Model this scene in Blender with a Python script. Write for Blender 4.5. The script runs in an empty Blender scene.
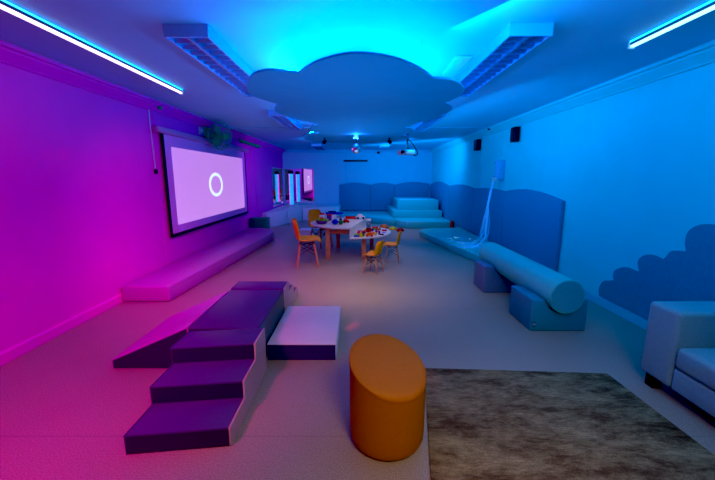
import bpy, bmesh, math, random
from mathutils import Vector, Matrix
random.seed(7)
C = bpy.context.scene.collection
PI = math.pi
scn = bpy.context.scene
scn.view_settings.view_transform = 'Standard'
scn.view_settings.look = 'None'
scn.view_settings.exposure = 0
scn.view_settings.gamma = 1
scn.view_settings.use_curve_mapping = True
cmap = scn.view_settings.curve_mapping
cmap.black_level = (.012, .012, .012)
cmap.update()

# ------------------------------------------------------------------ materials
MATS = {}
def srgb(r, g, b):
    f = lambda c: c/12.92 if c <= .04045 else ((c+.055)/1.055)**2.4
    return (f(r/255), f(g/255), f(b/255), 1)
def mat(name, col, rough=.6, metal=0., noise=.06, scale=30, bump=.0, bscale=200, emit=None, es=0., trans=0., spec=.35, coat=0.):
    if name in MATS: return MATS[name]
    m = bpy.data.materials.new(name); m.use_nodes = True
    nt = m.node_tree; n = nt.nodes; l = nt.links
    b = n['Principled BSDF']
    b.inputs['Roughness'].default_value = rough
    b.inputs['Metallic'].default_value = metal
    b.inputs['Specular IOR Level'].default_value = spec
    b.inputs['Coat Weight'].default_value = coat
    if trans: b.inputs['Transmission Weight'].default_value = trans
    tc = n.new('ShaderNodeTexCoord')
    if noise > 0:
        nz = n.new('ShaderNodeTexNoise'); nz.inputs['Scale'].default_value = scale; nz.inputs['Detail'].default_value = 4
        l.new(tc.outputs['Object'], nz.inputs['Vector'])
        rp = n.new('ShaderNodeValToRGB')
        rp.color_ramp.elements[0].position = .3; rp.color_ramp.elements[1].position = .7
        rp.color_ramp.elements[0].color = tuple(c*(1-noise) for c in col[:3])+(1,)
        rp.color_ramp.elements[1].color = tuple(min(1, c*(1+noise)) for c in col[:3])+(1,)
        l.new(nz.outputs['Fac'], rp.inputs['Fac']); l.new(rp.outputs['Color'], b.inputs['Base Color'])
    else:
        b.inputs['Base Color'].default_value = tuple(col[:3])+(1,)
    if bump:
        n2 = n.new('ShaderNodeTexNoise'); n2.inputs['Scale'].default_value = bscale; n2.inputs['Detail'].default_value = 3
        l.new(tc.outputs['Object'], n2.inputs['Vector'])
        bp = n.new('ShaderNodeBump'); bp.inputs['Strength'].default_value = bump; bp.inputs['Distance'].default_value = .01
        l.new(n2.outputs['Fac'], bp.inputs['Height']); l.new(bp.outputs['Normal'], b.inputs['Normal'])
    if emit:
        b.inputs['Emission Color'].default_value = tuple(emit[:3])+(1,)
        b.inputs['Emission Strength'].default_value = es
    MATS[name] = m
    return m

M_wall = mat('white painted wall', (.74,.74,.76), .55, noise=.025, scale=3, bump=.08, bscale=160)
M_ceil = mat('ceiling board with blue light tint', (.22,.62,.80), .6, noise=.03, scale=2.5, bump=.06, bscale=120)  # blue of the led light is put into the ceiling colour
M_trim = mat('white trim', (.74,.74,.75), .35, noise=.02)
M_white = mat('white plastic', (.75,.75,.76), .35, noise=.02)
M_lam = mat('white laminate', (.72,.72,.74), .3, noise=.02)
M_black = mat('black plastic', (.012,.012,.014), .45, noise=.2)
M_dkmetal = mat('black metal', (.02,.02,.025), .35, metal=.6, noise=.1)
M_alu = mat('brushed aluminium', (.62,.62,.65), .22, metal=1., noise=.06)
M_house = mat('fixture enamel with blue light tint', (.22,.38,.62), .4, noise=.02)  # housing colour takes on the blue light of the ceiling
M_louv = mat('satin louvre metal', (.18,.30,.5), .4, metal=.45, noise=.06)
M_mirror = mat('mirror glass', (.9,.9,.92), .02, metal=1., noise=0)
M_ball = mat('mirror facets', (.92,.92,.95), .06, metal=1., noise=0)
M_green = mat('dark green plastic', (.006,.34,.13), .5, noise=.15)
M_navy = mat('navy vinyl', (.075,.05,.165), .42, noise=.08, scale=60, bump=.06, bscale=300)
M_navydk = mat('dark navy vinyl', (.03,.045,.085), .42, noise=.1, scale=60, bump=.06, bscale=300)
M_pinkv = mat('pale pink vinyl', (.55,.33,.36), .45, noise=.06, scale=60, bump=.05, bscale=300)
M_mat = mat('pale vinyl', (.66,.64,.66), .42, noise=.04, scale=50, bump=.05, bscale=300)
M_pinkm = mat('vinyl with magenta light tint', (.46,.15,.46), .42, noise=.04, scale=50, bump=.05, bscale=300)  # magenta light on bench and ramp is put into this colour
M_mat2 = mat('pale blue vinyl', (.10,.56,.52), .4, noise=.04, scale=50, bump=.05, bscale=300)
M_pad = mat('blue wall pad fabric', (.11,.28,.42), .6, noise=.06, scale=40, bump=.1, bscale=250)
M_cloudp = mat('blue cloud paint', (.05,.28,.36), .55, noise=.07, scale=25, bump=.1, bscale=200)
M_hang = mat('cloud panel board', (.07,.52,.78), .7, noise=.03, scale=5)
M_orange = mat('orange velvet', (.44,.145,.002), .6, noise=.05, scale=60, bump=.15, bscale=220)
M_chair = mat('orange yellow plastic', (.88,.34,.003), .35, noise=.05, scale=8)
M_wood = mat('reddish beech', (.55,.25,.15), .45, noise=.18, scale=14)
M_teal = mat('teal vinyl', (.05,.25,.33), .42, noise=.08, scale=50, bump=.06, bscale=300)
M_purp = mat('purple vinyl', (.12,.19,.31), .42, noise=.08, scale=50, bump=.06, bscale=300)
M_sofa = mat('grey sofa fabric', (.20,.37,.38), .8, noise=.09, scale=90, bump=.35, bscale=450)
M_foot = mat('dark stained wood', (.022,.012,.014), .4, noise=.2)
M_redk = mat('dark red vinyl', (.55,.06,.03), .5)
M_clear = mat('clear acrylic', (.85,.9,.95), .1, noise=0, trans=.85)

# floor: speckled beige vinyl with welded seams
def floor_mat():
    m = bpy.data.materials.new('speckled beige vinyl'); m.use_nodes = True
    nt = m.node_tree; n = nt.nodes; l = nt.links; b = n['Principled BSDF']
    b.inputs['Roughness'].default_value = .42; b.inputs['Specular IOR Level'].default_value = .3
    tc = n.new('ShaderNodeTexCoord')
    a = n.new('ShaderNodeTexNoise'); a.inputs['Scale'].default_value = 130; a.inputs['Detail'].default_value = 3
    c = n.new('ShaderNodeTexNoise'); c.inputs['Scale'].default_value = 1.3; c.inputs['Detail'].default_value = 4
    for q in (a, c): l.new(tc.outputs['Object'], q.inputs['Vector'])
    r = n.new('ShaderNodeValToRGB')
    r.color_ramp.elements[0].position = .35; r.color_ramp.elements[1].position = .65
    r.color_ramp.elements[0].color = (.30,.245,.185,1); r.color_ramp.elements[1].color = (.47,.39,.30,1)
    l.new(a.outputs['Fac'], r.inputs['Fac'])
    mx = n.new('ShaderNodeMix'); mx.data_type = 'RGBA'; mx.blend_type = 'MULTIPLY'; mx.inputs[0].default_value = .25
    l.new(r.outputs['Color'], mx.inputs[6]); l.new(c.outputs['Fac'], mx.inputs[7])
    sx = n.new('ShaderNodeSeparateXYZ'); l.new(tc.outputs['Object'], sx.inputs[0])
    def math_(op, i, v):
        q = n.new('ShaderNodeMath'); q.operation = op; l.new(i, q.inputs[0])
        if v is not None: q.inputs[1].default_value = v
        return q.outputs[0]
    s = math_('ADD', sx.outputs['Y'], 100-1.79); s = math_('MODULO', s, 2.0); s = math_('LESS_THAN', s, .008)
    mx2 = n.new('ShaderNodeMix'); mx2.data_type = 'RGBA'; mx2.inputs[7].default_value = (.22,.19,.17,1)
    fm = math_('MULTIPLY', s, .6)
    l.new(fm, mx2.inputs[0]); l.new(mx.outputs[2], mx2.inputs[6]); l.new(mx2.outputs[2], b.inputs['Base Color'])
    bp = n.new('ShaderNodeBump'); bp.inputs['Strength'].default_value = .12; bp.inputs['Distance'].default_value = .004
    l.new(a.outputs['Fac'], bp.inputs['Height']); l.new(bp.outputs['Normal'], b.inputs['Normal'])
    return m
def rug_mat():
    m = bpy.data.materials.new('distressed brown rug pile'); m.use_nodes = True
    nt = m.node_tree; n = nt.nodes; l = nt.links; b = n['Principled BSDF']
    b.inputs['Roughness'].default_value = .95; b.inputs['Specular IOR Level'].default_value = .1
    tc = n.new('ShaderNodeTexCoord')
    mp = n.new('ShaderNodeMapping'); mp.inputs['Scale'].default_value = (1.0, 2.6, 1); mp.inputs['Rotation'].default_value = (0,0,.12)
    l.new(tc.outputs['Object'], mp.inputs['Vector'])
    a = n.new('ShaderNodeTexNoise'); a.inputs['Scale'].default_value = 1.7; a.inputs['Detail'].default_value = 12; a.inputs['Roughness'].default_value = .8; a.inputs['Distortion'].default_value = .2
    l.new(mp.outputs['Vector'], a.inputs['Vector'])
    r = n.new('ShaderNodeValToRGB'); e = r.color_ramp.elements
    e[0].position = .36; e[0].color = (.075,.042,.017,1)
    e[1].position = .70; e[1].color = (.56,.43,.20,1)
    for p, cc in ((.43,(.125,.077,.036,1)), (.50,(.23,.165,.08,1)), (.60,(.36,.27,.13,1))):
        q = e.new(p); q.color = cc
    l.new(a.outputs['Fac'], r.inputs['Fac'])
    f = n.new('ShaderNodeTexNoise'); f.inputs['Scale'].default_value = 160; f.inputs['Detail'].default_value = 2
    l.new(tc.outputs['Object'], f.inputs['Vector'])
    mp2 = n.new('ShaderNodeMapping'); mp2.inputs['Scale'].default_value = (14, 70, 1)
    l.new(tc.outputs['Object'], mp2.inputs['Vector'])
    g = n.new('ShaderNodeTexNoise'); g.inputs['Scale'].default_value = 1.0; g.inputs['Detail'].default_value = 4
    l.new(mp2.outputs['Vector'], g.inputs['Vector'])
    m2 = n.new('ShaderNodeMix'); m2.data_type = 'RGBA'; m2.blend_type = 'OVERLAY'; m2.inputs[0].default_value = .5
    l.new(r.outputs['Color'], m2.inputs[6]); l.new(g.outputs['Fac'], m2.inputs[7])
    m3 = n.new('ShaderNodeMix'); m3.data_type = 'RGBA'; m3.blend_type = 'OVERLAY'; m3.inputs[0].default_value = .65
    l.new(m2.outputs[2], m3.inputs[6]); l.new(f.outputs['Fac'], m3.inputs[7]); l.new(m3.outputs[2], b.inputs['Base Color'])
    bp = n.new('ShaderNodeBump'); bp.inputs['Strength'].default_value = .6; bp.inputs['Distance'].default_value = .01
    l.new(f.outputs['Fac'], bp.inputs['Height']); l.new(bp.outputs['Normal'], b.inputs['Normal'])
    return m
M_floor = floor_mat(); M_rug = rug_mat()

def emitm(name, col, s, base=(.8,.8,.8)):
    return mat(name, base, .4, noise=0, emit=col, es=s)
AZ = (.0, .27, 1.0)

# ------------------------------------------------------------------ mesh helpers
def nb(): return bmesh.new()
def box(bm, x0, x1, y0, y1, z0, z1, bev=0., seg=2, M=None):
    t = bmesh.new()
    r = bmesh.ops.create_cube(t, size=1)
    for v in t.verts:
        v.co = Vector(((x0+x1)/2+v.co.x*(x1-x0), (y0+y1)/2+v.co.y*(y1-y0), (z0+z1)/2+v.co.z*(z1-z0)))
    if bev: bmesh.ops.bevel(t, geom=list(t.edges), offset=bev, segments=seg, profile=.5, affect='EDGES')
    merge(bm, t, M)
def merge(bm, t, M=None):
    if M: bmesh.ops.transform(t, matrix=M, verts=list(t.verts))
    me = bpy.data.meshes.new('tmp'); t.to_mesh(me); t.free(); bm.from_mesh(me); bpy.data.meshes.remove(me)
def prism(bm, pts, z0, z1, bev=0., seg=2, M=None, allv=True):
    t = bmesh.new()
    lo = [t.verts.new((x, y, z0)) for x, y in pts]; hi = [t.verts.new((x, y, z1)) for x, y in pts]
    n = len(pts)
    t.faces.new(lo[::-1]); t.faces.new(hi)
    for i in range(n): t.faces.new((lo[i], lo[(i+1) % n], hi[(i+1) % n], hi[i]))
    bmesh.ops.recalc_face_normals(t, faces=list(t.faces))
    if bev:
        t.normal_update()
        ed = [e for e in t.edges if len(e.link_faces) == 2 and e.calc_face_angle(0) > .5]
        bmesh.ops.bevel(t, geom=ed, offset=bev, segments=seg, profile=.5, affect='EDGES')
    merge(bm, t, M)
def extr(bm, prof, axis, a0, a1, bev=0., seg=2):
    """prof in the plane across axis: axis 'y' -> (x,z); axis 'x' -> (y,z)"""
    t = bmesh.new(); prism(t, prof, a0, a1, bev, seg)
    for v in t.verts:
        a, b, c = v.co
        v.co = (a, c, b) if axis == 'y' else (c, a, b)
    bmesh.ops.recalc_face_normals(t, faces=list(t.faces))
    merge(bm, t)
def lathe(bm, prof, seg=24, c=(0,0,0), M=None, cap=True):
    t = bmesh.new(); rings = []
    for r, z in prof:
        if r < 1e-5: rings.append([t.verts.new((0, 0, z))])
        else: rings.append([t.verts.new((r*math.cos(2*PI*i/seg), r*math.sin(2*PI*i/seg), z)) for i in range(seg)])
    for a, b in zip(rings, rings[1:]):
        if len(a) == 1 and len(b) == 1: continue
        for i in range(seg):
            j = (i+1) % seg
            if len(a) == 1: t.faces.new((a[0], b[i], b[j]))
            elif len(b) == 1: t.faces.new((a[i], a[j], b[0]))
            else: t.faces.new((a[i], a[j], b[j], b[i]))
    if cap:
        for rg in (rings[0], rings[-1]):
            if len(rg) > 1: t.faces.new(rg)
    bmesh.ops.recalc_face_normals(t, faces=list(t.faces))
    T = Matrix.Translation(Vector(c))
    merge(bm, t, T @ M if M else T)
def tube(bm, pts, r, seg=8, r1=None, cap=True):
    pts = [Vector(p) for p in pts]; t = bmesh.new(); rings = []
    n = len(pts)
    up = None
    for i, p in enumerate(pts):
        d = (pts[min(i+1, n-1)]-pts[max(i-1, 0)]).normalized()
        if up is None:
            up = Vector((0,0,1)) if abs(d.z) < .9 else Vector((1,0,0))
        s = d.cross(up).normalized(); u = s.cross(d).normalized(); up = u
        rr = r if r1 is None else r+(r1-r)*i/(n-1)
        rings.append([t.verts.new(p+(s*math.cos(2*PI*k/seg)+u*math.sin(2*PI*k/seg))*rr) for k in range(seg)])
    for a, b in zip(rings, rings[1:]):
        for k in range(seg): t.faces.new((a[k], a[(k+1) % seg], b[(k+1) % seg], b[k]))
    if cap: t.faces.new(rings[0]); t.faces.new(rings[-1])
    bmesh.ops.recalc_face_normals(t, faces=list(t.faces))
    merge(bm, t)
def ring(bm, c, R, r, axis='z', seg=32, s2=6, M=None):
    t = bmesh.new(); rs = []
    for i in range(seg):
        a = 2*PI*i/seg; rg = []
        for k in range(s2):
            b = 2*PI*k/s2; q = R+r*math.cos(b)
            p = (q*math.cos(a), q*math.sin(a), r*math.sin(b))
            if axis == 'x': p = (p[2], p[0], p[1])
            if axis == 'y': p = (p[0], p[2], p[1])
            rg.append(t.verts.new(Vector(p)+Vector(c)))
        rs.append(rg)
    for i in range(seg):
        for k in range(s2):
            t.faces.new((rs[i][k], rs[(i+1) % seg][k], rs[(i+1) % seg][(k+1) % s2], rs[i][(k+1) % s2]))
    bmesh.ops.recalc_face_normals(t, faces=list(t.faces))
    merge(bm, t, M)
def sph(bm, c, r, u=16, v=10, sc=(1,1,1)):
    t = bmesh.new(); bmesh.ops.create_uvsphere(t, u_segments=u, v_segments=v, radius=r)
    for q in t.verts: q.co = Vector((q.co.x*sc[0]+c[0], q.co.y*sc[1]+c[1], q.co.z*sc[2]+c[2]))
    merge(bm, t)

def finish(bm, name, m, smooth=True, ang=.7):
    me = bpy.data.meshes.new(name)
    bm.normal_update()
    if smooth:
        for f in bm.faces: f.smooth = True
        for e in bm.edges:
            if len(e.link_faces) != 2 or e.calc_face_angle(0) > ang: e.smooth = False
    bm.to_mesh(me); bm.free()
    me.materials.append(m)
    return me
def tag(o, label=None, cat=None, group=None, kind=None):
    if label: o['label'] = label
    if cat: o['category'] = cat
    if group: o['group'] = group
    if kind: o['kind'] = kind
    return o
def part(name, bm, m, parent, world=False, smooth=True, label=None, ang=.7):
    """mesh child of parent; world=True: coordinates are in the room frame and the parent is unrotated"""
    if world:
        off = Vector((0,0,0)); p = parent
        while p is not None: off += p.location; p = p.parent
        bmesh.ops.translate(bm, vec=-off, verts=list(bm.verts))
    o = bpy.data.objects.new(name, finish(bm, name, m, smooth, ang)); C.objects.link(o)
    o.parent = parent
    if label: o['label'] = label
    return o
def thing(name, label, cat, loc=(0,0,0), rz=0, group=None):
    o = bpy.data.objects.new(name, None); o.empty_display_size = .1; C.objects.link(o)
    o.location = loc; o.rotation_euler = (0,0,rz)
    return tag(o, label, cat, group)
def solo(name, bm, m, label, cat, group=None, smooth=True, kind=None, ang=.7):
    """one-mesh thing built in room coordinates; origin moved to its base centre"""
    lo = [min(v.co[i] for v in bm.verts) for i in range(3)]; hi = [max(v.co[i] for v in bm.verts) for i in range(3)]
    c = Vector(((lo[0]+hi[0])/2, (lo[1]+hi[1])/2, lo[2]))
    bmesh.ops.translate(bm, vec=-c, verts=list(bm.verts))
    o = bpy.data.objects.new(name, finish(bm, name, m, smooth, ang)); C.objects.link(o); o.location = c
    return tag(o, label, cat, group, kind)
def struct(name, bm, m, smooth=False):
    o = bpy.data.objects.new(name, finish(bm, name, m, smooth)); C.objects.link(o); o['kind'] = 'structure'
    return o
def dup(root, loc, rz=0, label=None, group=None, name=None):
    r = root.copy(); C.objects.link(r); r.location = loc; r.rotation_euler = (0,0,rz)
    if label: r['label'] = label
    if group: r['group'] = group
    for ch in list(root.children):
        c = ch.copy(); C.objects.link(c); c.parent = r
        for g in list(ch.children):
            d = g.copy(); C.objects.link(d); d.parent = c
    return r

# ------------------------------------------------------------------ room
L, R, Y0, YB, H = -2.9, 2.9, -3.0, 13.7, 2.55
b = nb(); box(b, L-.1, R+.1, Y0-.1, YB+.1, -.1, 0); struct('floor', b, M_floor)
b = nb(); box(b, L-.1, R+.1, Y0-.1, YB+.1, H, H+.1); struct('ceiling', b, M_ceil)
b = nb(); box(b, L-.1, L, Y0-.1, YB+.1, 0, H); M_wl = mat('left wall with magenta light tint', (.84,.06,.60), .55, noise=.025, scale=3, bump=.08, bscale=160); struct('wall_left', b, M_wl)  # magenta light on this wall is put into its base colour
b = nb(); box(b, R, R+.1, Y0-.1, YB+.1, 0, H); M_wr = mat('right wall with blue light tint', (.06,.74,.74), .55, noise=.025, scale=3, bump=.08, bscale=160); struct('wall_right', b, M_wr)  # base colour holds little red, to carry the blue light
b = nb(); box(b, L, R, YB, YB+.1, 0, H); struct('wall_back', b, mat('back wall with blue light tint', (.38,.64,.80), .55, noise=.025, scale=3, bump=.08, bscale=160))  # blue light on the back wall is tinted into its colour
b = nb(); box(b, L, R, Y0-.1, Y0, 0, H); struct('wall_front', b, M_wall)
k = 0
def trim(bm, m=M_trim, smooth=False):
    global k
    k += 1; return struct('trim_%d' % k, bm, m, smooth)
# crown moulding: flat band with a bead
def crown(sgn, x):
    return [(x, 2.42), (x+sgn*.022, 2.42), (x+sgn*.03, 2.435), (x+sgn*.095, 2.50), (x+sgn*.10, 2.515), (x+sgn*.128, 2.52), (x+sgn*.135, 2.55), (x, 2.55)]
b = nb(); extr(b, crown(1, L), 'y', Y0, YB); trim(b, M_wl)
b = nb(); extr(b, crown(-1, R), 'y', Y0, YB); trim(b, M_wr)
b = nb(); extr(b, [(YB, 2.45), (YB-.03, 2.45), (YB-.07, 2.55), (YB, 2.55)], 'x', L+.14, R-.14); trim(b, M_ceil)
# ceiling joint across the room, wall panel joints
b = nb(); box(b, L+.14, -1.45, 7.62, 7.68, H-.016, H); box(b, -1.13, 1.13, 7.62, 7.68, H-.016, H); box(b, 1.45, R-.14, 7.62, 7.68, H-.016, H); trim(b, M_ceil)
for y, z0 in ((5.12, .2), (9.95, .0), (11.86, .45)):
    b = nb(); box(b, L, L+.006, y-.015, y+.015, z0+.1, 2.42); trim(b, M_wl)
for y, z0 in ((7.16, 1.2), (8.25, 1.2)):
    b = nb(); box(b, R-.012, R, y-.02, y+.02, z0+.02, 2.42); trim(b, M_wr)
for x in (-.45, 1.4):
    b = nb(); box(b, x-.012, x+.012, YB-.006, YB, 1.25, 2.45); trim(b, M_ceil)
def skirt(s, x): return [(x, 0), (x+s*.016, 0), (x+s*.016, .085), (x+s*.006, .105), (x, .105)]
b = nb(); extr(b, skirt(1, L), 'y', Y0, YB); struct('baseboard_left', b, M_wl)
b = nb(); extr(b, skirt(-1, R), 'y', Y0, YB); struct('baseboard_right', b, mat('skirting with blue light tint', (.22,.55,.62), .4, noise=.02))  # skirting tinted with the wall's blue light

# ------------------------------------------------------------------ LED battens
M_led = emitm('cyan led diffuser', (.25,.75,1.0), 3.0)
M_ledp = emitm('lilac led diffuser', (.80,.55,1.0), 3.2)
M_ledside = emitm('cyan led side strip', (.0,.45,1.0), 3.0)
M_alu2 = mat('dark blue extrusion', (.06,.07,.12), .4, noise=.05)
def batten(x, y0, y1, s, label, mm):
    t = thing('led_batten', label, 'led light', (x, (y0+y1)/2, H-.06), group='led battens along the ceiling')
    b = nb(); box(b, x-.018, x+.018, y0, y1, H-.036, H, .003, 1); part('housing', b, M_alu2, t, True)
    b = nb(); box(b, x-.015, x+.015, y0+.01, y1-.01, H-.054, H-.036, .006, 2); part('diffuser', b, mm, t, True)
    b = nb(); box(b, x+s*.019, x+s*.024, y0+.01, y1-.01, H-.018, H-.006); part('side_strip', b, M_ledside, t, True)
    b = nb(); box(b, x-.024, x+.024, y1-.006, y1+.012, H-.062, H, .003, 1); part('end_cap', b, M_white, t, True)
batten(-2.13, -.6, 4.42, 1, 'long glowing led batten on the ceiling above the magenta lit wall', M_ledp)
batten(2.14, -.6, 2.92, -1, 'glowing cyan led batten on the ceiling beside the blue lit wall', M_led)

# ------------------------------------------------------------------ louvred ceiling fixtures
M_tube = mat('fluorescent tube glass', (.8,.8,.82), .2, noise=.02)
def louvre(x0, x1, y0, y1, label, zb=2.465):
    t = thing('ceiling_light', label, 'ceiling light', ((x0+x1)/2, (y0+y1)/2, zb), group='louvred ceiling light fixtures')
    b = nb(); w = .014
    box(b, x0, x1, y0, y0+w, zb, H-.001); box(b, x0, x1, y1-w, y1, zb, H-.001)
    box(b, x0, x0+w, y0+w, y1-w, zb, H-.001); box(b, x1-w, x1, y0+w, y1-w, zb, H-.001); box(b, x0+w, x1-w, y0+w, y1-w, H-.012, H-.001)
    part('housing', b, M_house, t, True, smooth=False)
    xm = (x0+x1)/2; n = max(6, int((y1-y0)/.12)); 
    b = nb(); box(b, xm-.012, xm+.012, y0+w, y1-w, zb+.002, H-.02)
    part('divider', b, M_louv, t, True, smooth=False)
    bl0 = None
    for i in range(1, n):
        y = y0+(y1-y0)*i/n
        if bl0 is None:
            b = nb(); extr(b, [(y-.003, zb+.004), (y+.003, zb+.004), (y+.016, H-.055), (y-.016, H-.055)], 'x', x0+w, x1-w)
            bl0 = part('louvre_blade', b, M_louv, t, True, smooth=False); yb = y
        else:
            q = bl0.copy(); C.objects.link(q); q.parent = t; q.location.y += y-yb
    for a in ((x0+xm)/2, (x1+xm)/2):
        b = nb(); tube(b, [(a, y0+.05, H-.03), (a, y1-.05, H-.03)], .011, 10); part('lamp_tube', b, M_tube, t, True)
louvre(-1.35, -1.04, 2.62, 4.45, 'louvred ceiling light left of the hanging cloud, nearest on that side')
louvre(1.05, 1.35, 2.60, 4.43, 'louvred ceiling light right of the hanging cloud, nearest on that side')
louvre(-1.42, -1.16, 5.75, 7.50, 'louvred ceiling light by the back left edge of the cloud')
louvre(1.16, 1.42, 5.75, 7.60, 'louvred ceiling light by the back right edge of the cloud')
louvre(-1.45, -1.13, 11.2, 12.7, 'small far ceiling light toward the mirrored corner')
louvre(.72, 1.02, 11.2, 12.7, 'small far ceiling light above the corner foam steps')

# faint pale rectangle on the ceiling
b = nb(); box(b, .86, 1.0, 3.25, 3.95, H-.02, H-.001, .006, 2); solo('ceiling_slab', b, M_white, 'pale rectangular slab on the bright ceiling above the cloud', 'ceiling cover')

# ------------------------------------------------------------------ hanging cloud
CL = [(-.85,2.79),(-.76,2.58),(-.68,2.47),(-.58,2.42),(-.48,2.45),(-.4,2.48),(-.28,2.29),(-.14,2.16),(-.01,2.11),(.13,2.14),(.28,2.24),(.43,2.42),(.54,2.61),(.67,2.64),(.77,2.74),(.87,2.95),(.89,3.17),(.84,3.44),(.96,3.65),(.99,3.86),(.94,4.28),(.81,4.62),(.66,5.07),(.78,5.17),(.86,5.43),(.85,5.73),(.73,6.0),(.87,6.14),(.91,6.61),(.47,7.25),(0,7.36),(-.55,7.25),(-.79,7.15),(-.95,6.69),(-.97,6.21),(-.79,5.8),(-.6,5.69),(-.7,5.49),(-.69,5.15),(-.61,4.88),(-.51,4.79),(-.75,4.39),(-.87,4.02),(-.86,3.72),(-.77,3.49),(-.9,3.21),(-.91,3.01)]
SH = {5,12,17,22,26,36,40,44}
def smooth_outline(P, sharp, sub=4):
    out = []; n = len(P)
    for i in range(n):
        p0, p1, p2, p3 = (Vector(P[j % n]) for j in (i-1, i, i+1, i+2))
        if i in sharp: p0 = p1*2-p2 if False else p1
        if (i+1) % n in sharp: p3 = p2
        for s in range(sub):
            t = s/sub
            q = .5*((2*p1)+(-p0+p2)*t+(2*p0-5*p1+4*p2-p3)*t*t+(-p0+3*p1-3*p2+p3)*t**3)
            out.append((q.x, q.y))
    return out
co = smooth_outline([(x, y+.035) for x, y in CL], SH)
t = thing('hanging_cloud', 'large flat cloud shaped panel hanging below the cyan lit ceiling', 'ceiling cloud', (0, 4.6, 2.2))
b = nb(); prism(b, co, 2.2, 2.214); part('cloud_panel', b, M_hang, t, True, smooth=False)
cen = Vector((0, 4.5))
b = nb()
ins = []
nco = len(co)
for i, (x, y) in enumerate(co):
    v = Vector((x, y)); ins.append((x*.86, 4.6+(y-4.6)*.94, 2.236))
tube(b, ins+[ins[0]], .008, 5, cap=False)
part('led_strip', b, emitm('azure led strip', AZ, 60.), t, True)
fr = sorted((q for q in ins if q[1] < 3.35), key=lambda q: q[0])
b = nb(); tube(b, [(x*.9, y+.5, 2.38) for x, y, z in fr], .008, 5); part('led_strip', b, emitm('bright azure led strip', AZ, 85.), t, True)
for x, y in ((-.5, 2.9), (.5, 2.9), (-.5, 6.6), (.5, 6.6), (-.55, 4.5), (.55, 4.5)):
    b = nb(); tube(b, [(x, y, 2.222), (x, y, H-.001)], .002, 5); part('suspension_wire', b, M_alu, t, True)

# ------------------------------------------------------------------ disco ball, projector, spots
t = thing('disco_ball', 'small round mirrored disco ball hanging under the back of the cloud', 'disco ball', (-.02, 6.0, 1.9))
b = nb(); sph(b, (-.02, 6.0, 1.985), .085, 26, 16); part('mirror_ball', b, M_ball, t, True, smooth=False)
b = nb(); tube(b, [(-.02, 6, 2.068), (-.02, 6, 2.15)], .004, 6); part('hanger_rod', b, M_dkmetal, t, True)
b = nb(); lathe(b, [(.03,2.14),(.04,2.15),(.04,2.185),(.045,2.2)], 20, (-.02, 6, 0)); part('motor', b, M_white, t, True)
for q in ((-.06, 5.965, 2.15), (.0, 5.96, 2.14)):
    b = nb(); sph(b, q, .014, 10, 6); part('led_lamp', b, emitm('blue led', (.01,.15,1), 12.), t, True)

t = thing('projector', 'white ceiling projector on a black pole with looping cable', 'projector', (.95, 7.0, 1.93))
b = nb(); box(b, .80, 1.12, 6.88, 7.14, 1.94, 2.03, .02, 3); part('body', b, M_white, t, True)
b = nb(); lathe(b, [(.02,0),(.035,0),(.035,.03),(.026,.03),(.022,.012)], 20, (.87, 6.88, 1.985), Matrix.Rotation(PI/2, 4, 'X')); part('lens', b, M_black, t, True)
b = nb(); tube(b, [(.98, 7.02, 2.02), (.98, 7.02, 2.08)], .03, 10); tube(b, [(.98, 7.02, 2.06), (.98, 7.02, H-.002)], .02, 10); box(b, .92, 1.04, 6.96, 7.08, H-.012, H-.001); part('mount', b, M_black, t, True)
b = nb(); tube(b, [(.99, 7.0, 2.24), (1.06, 7.0, 2.18), (1.13, 7.0, 2.08), (1.18, 7.0, 2.0), (1.19, 7.02, 1.95), (1.15, 7.06, 1.93), (1.09, 7.1, 1.96)], .011, 8); part('cable', b, M_black, t, True)

def spot_fix(x, y, tilt, label):
    z = 2.2
    t = thing('spot_lamp', label, 'spot lamp', (x, y, 2.1), group='small black spot lamps under the cloud')
    b = nb(); lathe(b, [(.022,z-.01),(.022,z-.0005)], 16, (x, y, 0)); tube(b, [(x, y, z-.008), (x, y, z-.05)], .009, 8); part('bracket', b, M_black, t, True)
    b = nb(); lathe(b, [(.02,-.05),(.03,-.045),(.034,.04),(.036,.05),(.028,.046)], 16, (x, y, z-.065), Matrix.Rotation(tilt, 4, 'Y') @ Matrix.Rotation(1.9, 4, 'X')); part('lamp_head', b, M_black, t, True)
spot_fix(-.59, 6.42, .5, 'small black spot lamp under the cloud left of the disco ball')
spot_fix(.575, 6.42, -.5, 'small black spot lamp under the cloud beside the projector')
b = nb(); sph(b, (.8, 13.6, 2.44), .05, 12, 8); solo('ceiling_sensor', b, M_black, 'tiny black sensor high on the back wall', 'sensor')

# black bar on the back wall
t = thing('sound_bar', 'thin black bar mounted on the back wall behind the disco ball', 'sound bar', (-.08, YB-.04, 2.09))
b = nb(); box(b, -.54, .39, YB-.07, YB-.001, 2.10, 2.17, .012, 2); part('body', b, M_black, t, True)
b = nb(); box(b, -.5, .35, YB-.075, YB-.069, 2.11, 2.16); part('grille', b, M_dkmetal, t, True)

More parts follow.
